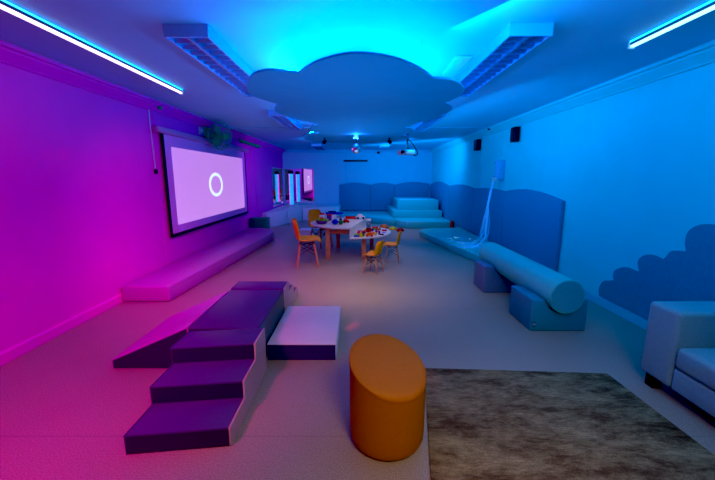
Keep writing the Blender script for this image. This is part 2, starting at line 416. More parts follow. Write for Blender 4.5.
# ------------------------------------------------------------------ left wall: projector screen and fittings
t = thing('projection_screen', 'large pull-down projection screen showing a pale ring, on the magenta lit wall', 'projection screen', (L+.03, 7.1, .6))
b = nb(); box(b, L+.001, L+.10, 5.18, 9.28, 2.13, 2.22, .02, 3); part('roller_housing', b, mat('roller enamel with magenta light tint', (.5,.2,.5), .4, noise=.02), t, True)  # white housing, coloured for the magenta light around it
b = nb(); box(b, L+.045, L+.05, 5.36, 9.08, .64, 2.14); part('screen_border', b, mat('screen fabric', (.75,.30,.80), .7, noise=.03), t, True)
b = nb()
box(b, L+.038, L+.056, 5.335, 5.385, .60, 2.14); box(b, L+.038, L+.056, 9.06, 9.11, .60, 2.14); box(b, L+.036, L+.058, 5.335, 9.11, .585, .63, .006, 1)
part('black_edge', b, M_black, t, True)
def screen_mat():
    m = bpy.data.materials.new('lit screen image'); m.use_nodes = True
    nt = m.node_tree; n = nt.nodes; l = nt.links; bs = n['Principled BSDF']
    bs.inputs['Base Color'].default_value = (.3,.25,.35,1); bs.inputs['Roughness'].default_value = .7
    tc = n.new('ShaderNodeTexCoord'); nz = n.new('ShaderNodeTexNoise'); nz.inputs['Scale'].default_value = 1.0; nz.inputs['Detail'].default_value = 3
    l.new(tc.outputs['Object'], nz.inputs['Vector'])
    sx = n.new('ShaderNodeSeparateXYZ'); l.new(tc.outputs['Object'], sx.inputs[0])
    rp = n.new('ShaderNodeValToRGB'); rp.color_ramp.elements[0].color = srgb(214,148,236); rp.color_ramp.elements[1].color = srgb(196,128,226)
    q = n.new('ShaderNodeMath'); q.operation = 'MULTIPLY_ADD'; q.inputs[1].default_value = .45; q.inputs[2].default_value = .05
    l.new(sx.outputs['Z'], q.inputs[0])
    q2 = n.new('ShaderNodeMath'); q2.operation = 'MULTIPLY_ADD'; q2.inputs[1].default_value = .35; l.new(nz.outputs['Fac'], q2.inputs[0]); l.new(q.outputs[0], q2.inputs[2])
    l.new(q2.outputs[0], rp.inputs['Fac']); l.new(rp.outputs['Color'], bs.inputs['Emission Color']); bs.inputs['Emission Strength'].default_value = .85
    return m
b = nb(); box(b, L+.0505, L+.053, 5.57, 8.86, .76, 1.96); si = part('projected_image', b, screen_mat(), t, True)
b = nb()
NS = 48
vi = []; 
for i in range(NS):
    a = 2*PI*i/NS
    for rr in (.255, .34):
        vi.append(b.verts.new((L+.0545, 7.17+rr*math.cos(a), 1.36+rr*.69*math.sin(a))))
for i in range(NS):
    j = (i+1) % NS; b.faces.new((vi[2*i], vi[2*i+1], vi[2*j+1], vi[2*j]))
rg = part('ring_graphic', b, emitm('pale ring light', srgb(222,250,255), 1.0), t, True, label='pale cyan ring shown in the middle of the screen')

t.location.y -= .13
# wall fan
t = thing('wall_fan', 'dark green caged wall fan above the projection screen', 'fan', (L+.2, 7.05, 2.0))
fm = Matrix.Translation((L+.27, 6.76, 2.27)) @ Matrix.Rotation(-.45, 4, 'Z') @ Matrix.Rotation(.12, 4, 'Y') @ Matrix.Diagonal((.85,.85,.85,1))
b = nb()
for xx, rr in ((.0, .285), (.11, .285), (.16, .21), (.19, .12), (-.06, .2)):
    ring(b, (xx, 0, 0), rr, .007, 'x', 36, 5, fm)
for i in range(20):
    a = 2*PI*i/20; ca, sa = math.cos(a), math.sin(a)
    tmp = bmesh.new(); tube(tmp, [(-.06, .06*ca, .06*sa), (-.06, .2*ca, .2*sa), (0, .285*ca, .285*sa), (.11, .285*ca, .285*sa), (.16, .21*ca, .21*sa), (.195, .05*ca, .05*sa)], .0045, 4); merge(b, tmp, fm)
part('cage', b, M_green, t, True)
b = nb(); lathe(b, [(0,.2),(.055,.2),(.055,.19),(.0,.185)], 18, (0,0,0), fm @ Matrix.Rotation(PI/2, 4, 'Y')); part('badge', b, M_green, t, True)
for i in range(3):
    b = nb(); a0 = 2*PI*i/3; pr = []
    for r_, w in ((.04,.03), (.12,.09), (.2,.1), (.25,.05)):
        for s in (-1, 1):
            a = a0+s*w/r_*.8; pr.append(b.verts.new(fm @ Vector((.05+s*.025, r_*math.cos(a), r_*math.sin(a)))))
    for q in range(3): b.faces.new((pr[2*q], pr[2*q+1], pr[2*q+3], pr[2*q+2]))
    part('blade', b, M_green, t, True)
b = nb(); lathe(b, [(.0,-.2),(.06,-.19),(.085,-.12),(.085,.0),(.04,.06),(0,.07)], 18, (0,0,0), fm @ Matrix.Rotation(PI/2, 4, 'Y')); part('motor', b, M_green, t, True)
b = nb(); box(b, L+.001, L+.05, 6.72, 6.88, 2.235, 2.44, .012, 2); tube(b, [(L+.03, 6.8, 2.38), (L+.12, 6.81, 2.41), (L+.17, 6.82, 2.36), (L+.19, 6.82, 2.30)], .022, 8); part('bracket', b, M_green, t, True)

# switch plate pair
t = thing('wall_switch', 'white double switch box on the wall left of the fan', 'switch', (L, 6.68, 2.26))
for y in (6.52, 6.70):
    b = nb(); box(b, L+.001, L+.035, y, y+.155, 2.27, 2.41, .006, 2); part('switch_plate', b, mat('switch plastic with magenta light tint', (.6,.32,.62), .4, noise=.02), t, True)  # white plates, coloured for the magenta light on the wall
    b = nb(); box(b, L+.034, L+.042, y+.045, y+.11, 2.31, 2.37, .003, 1); part('rocker', b, M_lam, t, True)
# green bar
t = thing('emergency_light', 'long dark green bar fitting on the wall right of the fan', 'bar fitting', (L, 9.5, 2.33))
b = nb(); box(b, L+.001, L+.085, 8.72, 10.3, 2.345, 2.415, .018, 3); part('body', b, mat('green bar', (.005,.5,.14), .5, noise=.1), t, True)
for y in (8.70, 10.28):
    b = nb(); box(b, L+.001, L+.09, y, y+.04, 2.34, 2.418, .006, 1); part('end_cap', b, M_green, t, True)
b = nb(); sph(b, (L+.085, 5.17, 2.478), .05, 14, 8, (.5, 1, .5)); solo('cornice_sensor', b, M_green, 'small dark oval sensor on the cornice over the magenta lit wall', 'sensor')
t = thing('screen_controller', 'thin white cord with a black knob hanging beside the projection screen', 'pull cord', (L+.02, 5.2, 1.55))
b = nb(); tube(b, [(L+.02, 5.0, 2.42), (L+.02, 5.0, 2.0), (L+.025, 5.01, 1.62)], .006, 6); part('cord', b, M_trim, t, True)
b = nb(); sph(b, (L+.03, 5.01, 1.585), .035, 12, 8, (.7, 1, 1.1)); part('knob', b, M_black, t, True)

# ------------------------------------------------------------------ right wall fittings
def speaker(y0, y1, z0, z1, label):
    t = thing('wall_speaker', label, 'speaker', (R-.06, (y0+y1)/2, z0), group='black wall speakers')
    b = nb(); box(b, R-.11, R-.02, y0, y1, z0, z1, .012, 2); part('cabinet', b, M_black, t, True)
    b = nb(); box(b, R-.12, R-.109, y0+.02, y1-.02, z0+.02, z1-.02, .004, 1); part('grille', b, M_dkmetal, t, True)
    b = nb(); box(b, R-.03, R-.001, (y0+y1)/2-.03, (y0+y1)/2+.03, z0+.06, z1-.06); part('bracket', b, M_black, t, True)
speaker(8.32, 8.56, 2.13, 2.38, 'black wall speaker on the blue lit wall nearer the far corner')
speaker(6.36, 6.54, 2.13, 2.39, 'black wall speaker on the blue lit wall nearer the camera')
b = nb(); sph(b, (R-.11, 7.62, 2.515), .03, 12, 8); solo('cornice_sensor', b, M_black, 'tiny black sensor on the right hand cornice', 'sensor')

# fibre optic light
t = thing('fibre_optic_light', 'white wall box with glowing blue fibre optic strands falling to the mat', 'fibre optic light', (R-.1, 7.0, 1.4))
b = nb(); box(b, R-.13, R-.001, 6.92, 7.12, 1.46, 1.84, .012, 2); part('light_box', b, mat('pale blue box', (.2,.55,.8), .4, noise=.02), t, True)
for z in (1.52, 1.80):
    for y in (7.28, 7.42):
        b = nb(); sph(b, (R-.006, y, z), .016, 8, 6); part('wall_screw', b, M_black, t, True)
b = nb(); box(b, R-.2, R-.125, 6.96, 7.04, 1.42, 1.5, .01, 2); part('outlet', b, M_white, t, True)
b = nb()
for i in range(20):
    u = random.random(); a = random.uniform(-1, 1)
    x0, y0 = R-.18+random.uniform(-.015, .015), 7.0+random.uniform(-.015, .015)
    ex, ey = R-.42+random.uniform(-.28, .12), 6.72+a*.28
    mx_, my_ = R-.34+random.uniform(-.05, .05), 6.84+a*.15
    tube(b, [(x0, y0, 1.43), (R-.24+random.uniform(-.012, .012), 6.95+a*.04, 1.22), (R-.30+.01*a, 6.90+a*.08, .95), (mx_, my_, .62), (mx_-.02, my_+a*.05, .4), (ex*.5+mx_*.5, ey*.5+my_*.5, .24), (ex, ey, .165+random.random()*.02), (ex-random.uniform(.05, .5), ey+random.uniform(-.3, .7), .158)], .003, 4)
fs = part('fibre_strands', b, emitm('blue fibre glow', (.02,.28,1.0), .55, (.2,.3,.5)), t, True); fs['kind'] = 'stuff'
b = nb()
for i in range(30):
    sph(b, (random.uniform(2.0, 2.55), random.uniform(6.3, 7.9), .156), .0035, 5, 4)
fe = part('glowing_tip', b, emitm('fibre tip', (.4,.8,1.0), 3.), t, True); fe['kind'] = 'stuff'

# cloud shape on right wall (bumps)
def lobes(pts): return pts
CW = [(3.93,.11),(3.95,.2),(3.90,.30),(3.80,.34),(3.74,.36),(3.76,.44),(3.70,.51),(3.58,.555),(3.46,.545),(3.42,.56),(3.45,.66),(3.38,.735),(3.28,.755),(3.17,.735),(3.14,.78),(3.10,.835),(3.02,.855),(2.96,.86),(2.985,.95),(2.97,1.04),(2.90,1.10),(2.80,1.125),(2.66,1.12),(2.5,1.09),(2.4,1.03),(2.25,1.0),(2.1,.95),(1.95,.85),(1.8,.7),(1.75,.11)]
cw = smooth_outline(CW, {0, 4, 9, 13, 17, 24, 29}, 4)
b = nb(); prism(b, cw, 0, .018)
for v in b.verts: v.co = (R-.001-v.co.z, v.co.x, v.co.y)
bmesh.ops.recalc_face_normals(b, faces=list(b.faces))
solo('wall_cloud', b, M_cloudp, 'dark blue scalloped cloud shape low on the right wall behind the sofa', 'wall decoration', smooth=False)

# ------------------------------------------------------------------ wave-topped wall pads
def pad_right(y0, y1, za, zm, zb, label, z0=.155):
    n = 16; pts = [(y0, z0)]+[(y1, z0)]
    top = []
    for i in range(n+1):
        u = i/n; base = za+(zb-za)*u; top.append((y1+(y0-y1)*u, base+(zm-(za+zb)/2)*math.sin(PI*u)))
    b = nb(); prism(b, [(y0, z0), (y1, z0)]+top, 0, .055, .012, 2)
    for v in b.verts: v.co = (R-.002-v.co.z, v.co.x, v.co.y)
    bmesh.ops.recalc_face_normals(b, faces=list(b.faces))
    solo('wall_pad', b, M_pad, label, 'wall pad', 'blue wave topped pads on the right wall')
pad_right(4.82, 6.75, 1.24, 1.30, 1.18, 'blue wave topped wall pad behind the bolster, nearest the sofa')
pad_right(6.765, 8.55, 1.24, 1.27, 1.24, 'blue wave topped wall pad behind the fibre optic strands')
pad_right(8.565, 10.9, 1.24, 1.31, 1.24, 'blue wave topped wall pad beside the far end of the pale mat')
pad_right(10.915, 13.62, 1.24, 1.36, 1.24, 'blue wave topped wall pad beside the corner foam steps')
def pad_back(x0, x1, za, zm, zb, label, z0=.22):
    n = 16; top = []
    for i in range(n+1):
        u = i/n; top.append((x1+(x0-x1)*u, zb+(za-zb)*u+(zm-(za+zb)/2)*math.sin(PI*u)))
    b = nb(); prism(b, [(x0, z0), (x1, z0)]+top, 0, .055, .012, 2)
    for v in b.verts: v.co = (v.co.x, YB-.012-v.co.z, v.co.y)
    bmesh.ops.recalc_face_normals(b, faces=list(b.faces))
    solo('wall_pad', b, M_pad, label, 'wall pad', 'blue wave topped pads on the back wall')
pad_back(-.70, .50, 1.22, 1.30, 1.22, 'blue wave topped back wall pad directly behind the toy table')
pad_back(.515, 1.46, 1.22, 1.30, 1.23, 'blue wave topped back wall pad in the middle of three')
pad_back(1.475, 2.80, 1.23, 1.33, 1.26, 'blue wave topped back wall pad behind the top foam step')

# ------------------------------------------------------------------ corner foam steps (back right)
b = nb(); prism(b, [(1.2, 10.62), (1.5, 10.2), (2.83, 10.2), (2.83, 13.62), (1.2, 13.62)], 0, .205, .02, 2); solo('foam_platform', b, M_mat2, 'low pale blue foam platform, bottom of the corner steps', 'foam block')
b = nb(); prism(b, [(-.62, 12.15), (.02, 12.05), (1.19, 10.635), (1.19, 13.62), (-.62, 13.62)], 0, .20, .02, 2); solo('foam_platform', b, M_mat2, 'low pale foam bench module behind the toy table', 'foam block')
b = nb(); box(b, 1.16, 2.78, 11.3, 13.55, .206, .43, .02, 2); solo('foam_block', b, M_mat2, 'middle pale blue foam tier of the corner steps', 'foam block')
t = thing('foam_block', 'raised top foam block of the corner steps with a bright top', 'foam block', (2.0, 12.4, .431))
b = nb(); box(b, 1.34, 2.72, 11.6, 13.4, .431, .765, .02, 2); part('foam_body', b, M_mat2, t, True)
b = nb(); box(b, 1.44, 2.62, 11.72, 13.3, .762, .775, .005, 2); part('top_panel', b, mat('glossy top lightened for caught light', (.7,.85,.9), .12, noise=.02), t, True)  # paler gloss stands in for light caught on the vinyl top
b = nb(); prism(b, [(2.745, 10.1), (2.835, 10.1), (2.835, 10.18), (2.745, 10.18)], 0, .24, .01, 2); solo('foam_post', b, M_redk, 'small dark red block at the end of the low foam platform', 'foam block')
# pale mat under the fibre strands
b = nb()
pm = [(1.60, 8.75), (1.62, 8.95), (1.75, 9.15), (2.0, 9.28), (2.83, 9.35), (2.83, 5.0), (2.22, 5.0), (2.12, 6.05)]
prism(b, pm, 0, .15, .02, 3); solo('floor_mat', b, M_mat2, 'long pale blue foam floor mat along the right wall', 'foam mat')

# ------------------------------------------------------------------ corner bench, mirrors, bubble tube (back left)
b = nb(); prism(b, [(L+.02, 10.3), (-2.7, 10.25), (-2.30, 11.22), (-2.30, 13.68), (L+.02, 13.68)], 0, .45, .02, 2); solo('corner_bench', b, M_mat, 'pale foam corner bench module against the magenta lit wall', 'foam bench')
b = nb(); prism(b, [(-2.285, 11.25), (-1.95, 12.1), (-1.95, 13.68), (-2.285, 13.68)], 0, .45, .02, 2); solo('corner_bench', b, M_mat, 'narrow angled foam corner bench module below the mirrors', 'foam bench')
b = nb(); prism(b, [(-1.935, 12.12), (-.65, 12.5), (-.65, 13.68), (-1.935, 13.68)], 0, .45, .02, 2); solo('corner_bench', b, M_mat, 'long pale foam bench module along the back wall', 'foam bench')
b = nb(); box(b, -2.84, -1.72, YB-.012, YB-.001, .5, 1.84, .003, 1); solo('wall_mirror', b, M_mirror, 'wall mirror on the back wall behind the bubble tube', 'mirror', smooth=False)
b = nb(); box(b, L+.001, L+.012, 11.9, 13.62, .5, 1.84, .003, 1); solo('wall_mirror', b, M_mirror, 'wall mirror on the magenta lit side wall by the corner', 'mirror', smooth=False)
def bubble_mat():
    m = bpy.data.materials.new('glowing bubble water'); m.use_nodes = True
    nt = m.node_tree; n = nt.nodes; l = nt.links; bs = n['Principled BSDF']
    bs.inputs['Base Color'].default_value = (.04,.05,.1,1); bs.inputs['Roughness'].default_value = .1
    tc = n.new('ShaderNodeTexCoord'); sx = n.new('ShaderNodeSeparateXYZ'); l.new(tc.outputs['Object'], sx.inputs[0])
    mr = n.new('ShaderNodeMapRange'); mr.inputs[1].default_value = -.065; mr.inputs[2].default_value = -.03; l.new(sx.outputs['X'], mr.inputs[0])
    mx = n.new('ShaderNodeMix'); mx.data_type = 'RGBA'; mx.inputs[6].default_value = (.8,.05,.9,1); mx.inputs[7].default_value = (.02,.34,1,1)
    l.new(mr.outputs[0], mx.inputs[0])
    nz = n.new('ShaderNodeTexNoise'); nz.inputs['Scale'].default_value = 22; l.new(tc.outputs['Object'], nz.inputs['Vector'])
    q = n.new('ShaderNodeMath'); q.operation = 'MULTIPLY_ADD'; q.inputs[1].default_value = 1.8; q.inputs[2].default_value = .3; l.new(nz.outputs['Fac'], q.inputs[0])
    l.new(mx.outputs[2], bs.inputs['Emission Color']); l.new(q.outputs[0], bs.inputs['Emission Strength'])
    return m
t = thing('bubble_tube', 'glowing blue bubble tube column with dark cap in the mirrored corner', 'bubble tube', (-2.46, 12.95, .451))
b = nb(); lathe(b, [(.12,0),(.12,.04),(.1,.06),(.085,.06)], 24); part('base', b, M_white, t)
b = nb(); lathe(b, [(.078,.06),(.078,1.18)], 24); part('water_column', b, bubble_mat(), t)
b = nb(); lathe(b, [(.082,1.18),(.09,1.185),(.09,1.27),(.07,1.29),(0,1.29)], 24); part('cap', b, M_black, t)

# ------------------------------------------------------------------ left bench, green box
b = nb()
bl = [(L+.02, 4.02), (-2.30, 4.02), (-2.04, 8.1), (-2.10, 8.5), (-2.25, 8.8), (-2.48, 8.97), (-2.7, 9.0), (L+.02, 9.0)]
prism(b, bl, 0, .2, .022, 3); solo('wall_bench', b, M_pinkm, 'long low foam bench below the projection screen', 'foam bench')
t = thing('green_box', 'dark green storage box standing past the rounded end of the low bench', 'box', (-2.62, 9.2, 0))
b = nb(); box(b, -2.84, -2.40, 9.03, 9.38, 0, .40, .015, 2); part('bin_body', b, M_green, t, True)
b = nb(); box(b, -2.855, -2.385, 9.015, 9.395, .40, .44, .012, 2); part('lid', b, M_green, t, True)
b = nb(); box(b, -1.48, -1.14, 8.72, 9.1, 0, .15, .012, 2)
tt = thing('storage_box', 'flat white storage box on the floor behind the orange chairs', 'box', (-1.31, 8.9, 0))
part('box_body', b, M_white, tt, True)
b = nb(); box(b, -1.50, -1.12, 8.70, 9.12, .15, .175, .008, 2); part('lid', b, M_lam, tt, True)

# ------------------------------------------------------------------ foam climbing set
def stair(label, loc, rz, sh=0., pink=1):
    def shear(b):
        for v in b.verts: v.co.y += sh*v.co.x
        return b
    t = thing('foam_stairs', label, 'foam stairs', loc, rz)
    d, w, h, n = .262, .56, .12, 3
    prof = [(0, 0)]
    for i in range(n): prof += [(i*d, (i+1)*h), ((i+1)*d, (i+1)*h)]
    prof += [(n*d, 0)]
    b = nb(); extr(b, prof, 'x', .012, w-.012, .008, 2); part('foam_body', shear(b), M_navy, t)
    b = nb()
    for i in range(n): box(b, .010, w-.010, i*d-.0025, i*d+.002, i*h+.008, (i+1)*h-.010)
    part('riser_cover', shear(b), M_navydk, t, label='dark vinyl riser faces')
    for x0, mm in ((0, M_navy if pink else M_pinkv), (w-.012, M_pinkv if pink else M_navy)):
        b = nb(); extr(b, prof, 'x', x0, x0+.012, .004, 1)
        o = part('side_panel', shear(b), mm, t)
        if mm is M_pinkv: o['label'] = 'pale pink stepped side panel'
    return t
stair('three step navy foam stairs with pink sides, nearest the camera', (-1.275, 1.655, 0), 0, .11)
t = stair('navy foam stairs descending beyond the middle block, farthest of the climbing set', (-.765, 4.24, 0), math.radians(180), 0, 0)
t = thing('foam_block', 'tall navy foam block in the middle of the climbing set', 'foam block', (-1.03, 2.97, 0), 0)
b = nb(); box(b, -.285, .265, -.47, .455, 0, .358, .012, 2); part('foam_body', b, M_navy, t)
b = nb(); box(b, .263, .267, -.455, .44, .012, .345); part('side_panel', b, mat('dark green vinyl', (.03,.10,.10), .45, noise=.1), t, label='dark green right side')
b = nb(); box(b, -.275, .255, -.4715, -.469, .012, .345); part('front_panel', b, M_navydk, t)
# ramp to the left
t = thing('foam_ramp', 'magenta lit sloping foam wedge on the left of the climbing set', 'foam ramp', (-1.63, 2.98, 0))
b = nb(); extr(b, [(-1.955, 0), (-1.955, .075), (-1.325, .355), (-1.325, 0)], 'y', 2.53, 3.40, .008, 2); part('foam_body', b, M_pinkm, t, True)
b = nb(); extr(b, [(-1.945, .004), (-1.945, .068), (-1.335, .338), (-1.335, .004)], 'y', 2.526, 2.531); part('front_panel', b, M_navydk, t, True, label='dark navy triangular front side')
# mat to the right
t = thing('foam_mat', 'flat white topped foam mat with navy front, right of the climbing set', 'foam mat', (-.45, 3.1, 0))
b = nb(); box(b, -.752, -.175, 2.655, 3.52, 0, .145, .012, 2); part('foam_body', b, M_mat, t, True)
b = nb(); box(b, -.744, -.183, 2.651, 2.657, .004, .136); part('front_panel', b, mat('navy vinyl front', (.03,.035,.14), .42, noise=.06), t, True, label='navy front edge')

# ------------------------------------------------------------------ orange stool (slanted top)
t = thing('orange_stool', 'round orange upholstered stool with a slanted top, front of the room', 'stool', (.17, 1.79, 0))
b = nb(); seg = 48; RR = .215; rings = []
prof = [(0.0, .0), (.16, .0), (.185, .006), (.2, .02), (.211, .045), (.215, .09)]
for r_, z in prof:
    rings.append([b.verts.new((r_*math.cos(2*PI*i/seg), r_*math.sin(2*PI*i/seg), z)) for i in range(seg)] if r_ else [b.verts.new((0, 0, z))])
def ztop(x, y): return .475-.20*x+.33*y
for f_ in (.3, .6, .93):
    rings.append([b.verts.new((RR*math.cos(2*PI*i/seg), RR*math.sin(2*PI*i/seg), .09+(ztop(RR*math.cos(2*PI*i/seg), RR*math.sin(2*PI*i/seg))-.09)*f_)) for i in range(seg)])
for a, bb in zip(rings, rings[1:]):
    for i in range(seg):
        j = (i+1) % seg
        if len(a) == 1: b.faces.new((a[0], bb[i], bb[j]))
        else: b.faces.new((a[i], a[j], bb[j], bb[i]))
bmesh.ops.recalc_face_normals(b, faces=list(b.faces)); part('body', b, mat('orange velvet side', (.40,.135,.002), .65, noise=.05, scale=60, bump=.15, bscale=220), t)
b = nb(); rings = []
for r_, dz in ((RR, -.032), (RR+.004, -.022), (RR+.002, -.008), (.202, .002), (.188, .006), (.1, .010), (0, .011)):
    if r_: rings.append([b.verts.new((r_*math.cos(2*PI*i/seg), r_*math.sin(2*PI*i/seg), ztop(r_*math.cos(2*PI*i/seg), r_*math.sin(2*PI*i/seg))+dz)) for i in range(seg)])
    else: rings.append([b.verts.new((0, 0, ztop(0, 0)+dz))])
for a, bb in zip(rings, rings[1:]):
    for i in range(seg):
        j = (i+1) % seg
        if len(bb) == 1: b.faces.new((a[i], a[j], bb[0]))
        else: b.faces.new((a[i], a[j], bb[j], bb[i]))
bmesh.ops.recalc_face_normals(b, faces=list(b.faces)); part('top_cushion', b, M_orange, t)

# ------------------------------------------------------------------ rug
b = nb(); prism(b, [(.53, 2.52), (1.93, 2.44), (1.97, .5), (.33, .55), (.37, 1.5)], 0.0005, .012, .004, 2)
solo('rug', b, M_rug, 'distressed brown and grey patterned rug on the floor in front', 'rug')

# ------------------------------------------------------------------ sofa
SX, SY0, SY1, SB = 2.09, .2, 2.36, 2.86
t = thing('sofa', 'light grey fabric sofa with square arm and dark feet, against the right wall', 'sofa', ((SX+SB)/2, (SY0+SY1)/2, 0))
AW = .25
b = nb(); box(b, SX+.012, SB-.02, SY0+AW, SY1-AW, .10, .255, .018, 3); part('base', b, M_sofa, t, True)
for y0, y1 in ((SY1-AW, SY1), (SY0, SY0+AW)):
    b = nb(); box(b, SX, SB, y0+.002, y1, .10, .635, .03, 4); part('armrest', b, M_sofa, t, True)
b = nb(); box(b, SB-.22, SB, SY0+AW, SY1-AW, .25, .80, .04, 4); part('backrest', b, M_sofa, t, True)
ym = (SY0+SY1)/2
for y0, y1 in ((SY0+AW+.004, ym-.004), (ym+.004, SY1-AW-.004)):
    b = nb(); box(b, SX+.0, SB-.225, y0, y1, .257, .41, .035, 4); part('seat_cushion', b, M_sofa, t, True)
    b = nb(); box(b, SB-.38, SB-.21, y0, y1, .415, .78, .05, 4); part('back_cushion', b, M_sofa, t, True)
for x in (SX+.035, SB-.12):
    for y in (SY0+.03, SY1-.10):
        b = nb(); t2 = bmesh.new(); box(t2, x, x+.07, y, y+.07, 0, .10, .004, 1)
        merge(b, t2); part('foot', b, M_foot, t, True, label='dark stained square wooden foot')

# ------------------------------------------------------------------ bolster on two cradles
def cradle(label, x0, x1, y0, y1, h, cx, cz, r, m, logo=False):
    t = thing('foam_cradle', label, 'foam block', ((x0+x1)/2, (y0+y1)/2, 0))
    pr = [(x0, 0), (x1, 0), (x1, h)]
    a0 = math.asin(min(1, (cz-h)/r)) if cz > h else 0
    xr = math.sqrt(max(0, r*r-(h-cz)**2))
    aR = math.atan2(h-cz, xr); aL = -PI-aR
    for i in range(17):
        a = aR+(aL-aR)*i/16; pr.append((cx+r*math.cos(a), cz+r*math.sin(a)))
    pr.append((x0, h))
    b = nb(); extr(b, pr, 'y', y0, y1, .012, 2); part('foam_body', b, m, t, True, ang=.9)
    if logo:
        b = nb(); box(b, x0+.025, x0+.055, y0-.004, y0+.004, .045, .10, .002, 1); part('logo_tag', b, mat('dark tag', (.05,.12,.2), .5), t, True)
        b = nb(); ring(b, (x0+.04, y0-.005, .075), .009, .0022, 'y', 16, 5); part('logo_ring', b, mat('tag print', (.6,.7,.8), .5), bpy.data.objects[t.children[-1].name], True)
CY0, CY1 = Vector((2.02, 3.16, .37)), Vector((1.955, 4.98, .40)); CR = .172
def cyl_at(y): return CY0+(CY1-CY0)*((y-CY0.y)/(CY1.y-CY0.y))
c = cyl_at(3.41); cradle('teal foam cradle block under the near end of the bolster', 1.705, 2.255, 3.205, 3.68, .325, c.x, c.z+.002, CR+.012, M_teal, True)
c = cyl_at(4.57); cradle('purple foam cradle block under the middle of the bolster', 1.66, 2.20, 4.36, 4.76, .355, c.x, c.z+.002, CR+.012, M_purp)
t = thing('foam_bolster', 'long pale blue cylindrical foam bolster resting on two foam cradles', 'foam bolster', CY0)
ax = CY1-CY0; Mq = Matrix.Translation(CY0) @ ax.to_track_quat('Z', 'Y').to_matrix().to_4x4()
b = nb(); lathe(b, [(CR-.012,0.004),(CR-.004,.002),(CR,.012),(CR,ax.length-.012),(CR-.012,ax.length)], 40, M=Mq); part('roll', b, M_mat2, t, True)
b = nb(); lathe(b, [(0,-.002),(CR-.014,-.001),(CR-.012,.004)], 40, M=Mq, cap=False); part('end_disc', b, mat('mid blue vinyl', (.09,.36,.44), .45, noise=.05), t, True, label='flat round end face')

# ------------------------------------------------------------------ chairs
def make_chair(label):
    t = thing('shell_chair', label, 'chair')
    P = [(.225,.415),(.205,.435),(.14,.437),(.04,.428),(-.06,.425),(-.13,.437),(-.18,.475),(-.205,.54),(-.222,.62),(-.24,.71),(-.258,.785),(-.264,.81)]
    W = [.175,.2,.22,.232,.235,.232,.228,.225,.222,.21,.175,.13]
    b = nb(); nu = 12; G = []
    for (y, z), w in zip(P, W):
        row = []
        for i in range(nu+1):
            u = -1+2*i/nu; e = abs(u)**2.4
            back = max(0, min(1, (z-.44)/.1))
            row.append(b.verts.new((w*u, y+e*.075*back, z+e*.045*(1-back)*(1 if y < .2 else .3))))
        G.append(row)
    for a, c in zip(G, G[1:]):
        for i in range(nu): b.faces.new((a[i], a[i+1], c[i+1], c[i]))
    bmesh.ops.recalc_face_normals(b, faces=list(b.faces))
    bmesh.ops.solidify(b, geom=list(b.faces), thickness=.012)
    part('seat_shell', b, M_chair, t, ang=1.2)
    top = []; ft = []
    for sx in (-1, 1):
        for sy in (-1, 1):
            a = Vector((sx*.135, sy*.115-.01, .40)); f = Vector((sx*.19, sy*.18-.01, 0))
            top.append(a); ft.append(f)
            b = nb(); tube(b, [f, f+(a-f)*.5, a], .0135, 10, .019); part('leg', b, M_wood, t)
    b = nb()
    at = lambda i, s: top[i]+(ft[i]-top[i])*s
    for i, j in ((0, 1), (2, 3), (0, 2), (1, 3)):
        tube(b, [at(i, .08), at(j, .5)], .0055, 6); tube(b, [at(j, .08), at(i, .5)], .0055, 6)
    for i, j in ((0, 3), (1, 2)): tube(b, [at(i, .06), (0, -.01, .385), at(j, .06)], .0065, 6)
    for q in top: tube(b, [q+Vector((0,0,-.015)), q+Vector((0,0,.022))], .012, 8)
    part('brace', b, M_dkmetal, t, label='black crossed metal bracing rods')
    return t
ch = make_chair('large orange shell chair left of the table, seen side-on, nearest on that side')
ch.location = (-.86, 5.83, 0); ch.rotation_euler = (0, 0, math.radians(-80))
c2 = dup(ch, (-.80, 7.42, 0), math.radians(-128), 'large orange shell chair behind the left end of the table')
c3 = dup(ch, (.25, 5.36, 0), math.radians(62), 'small child size orange shell chair with its back turned, nearest the camera on the right'); c3.scale = (.66, .66, .66)
c4 = dup(ch, (.62, 6.12, 0), math.radians(82), 'small child size orange shell chair side-on at the right end of the table'); c4.scale = (.68, .68, .68)
for q in (ch, c2, c3, c4): q['group'] = 'orange shell chairs around the toy table'

# ------------------------------------------------------------------ two-level round table
TC = Vector((-.13, 6.87)); TR = .80; ZU, ZL = .62, .44
sp = Vector((-.12, 6.08)); sd = Vector((.20, 1.0)).normalized(); sn = Vector((sd.y, -sd.x))
circ = [TC+Vector((math.cos(2*PI*i/96), math.sin(2*PI*i/96)))*TR for i in range(96)]
def clip(side):
    out = []
    for i in range(96):
        a, c_ = circ[i], circ[(i+1) % 96]; da, dc = (a-sp).dot(sn)*side, (c_-sp).dot(sn)*side
        if da >= 0: out.append((a.x, a.y))
        if da*dc < 0:
            q = a+(c_-a)*(da/(da-dc)); out.append((q.x, q.y))
    return out
t = thing('activity_table', 'round white two level toy table with reddish wooden legs', 'table', (TC.x, TC.y, 0))
b = nb(); prism(b, clip(-1), ZU-.03, ZU, .005, 1); part('upper_tabletop', b, M_lam, t, True, smooth=False)
b = nb(); prism(b, clip(1), ZL-.03, ZL, .005, 1); part('lower_tabletop', b, M_lam, t, True, smooth=False)
e = [q for q in clip(1) if abs((Vector(q)-sp).dot(sn)) < 1e-4]
e0, e1 = sorted((Vector(q) for q in e), key=lambda q: q.y)
b = nb(); prism(b, [tuple(e0), tuple(e1), tuple(e1-sn*.02), tuple(e0-sn*.02)], ZL-.03, ZU-.0305); part('riser_panel', b, M_lam, t, True, smooth=False)
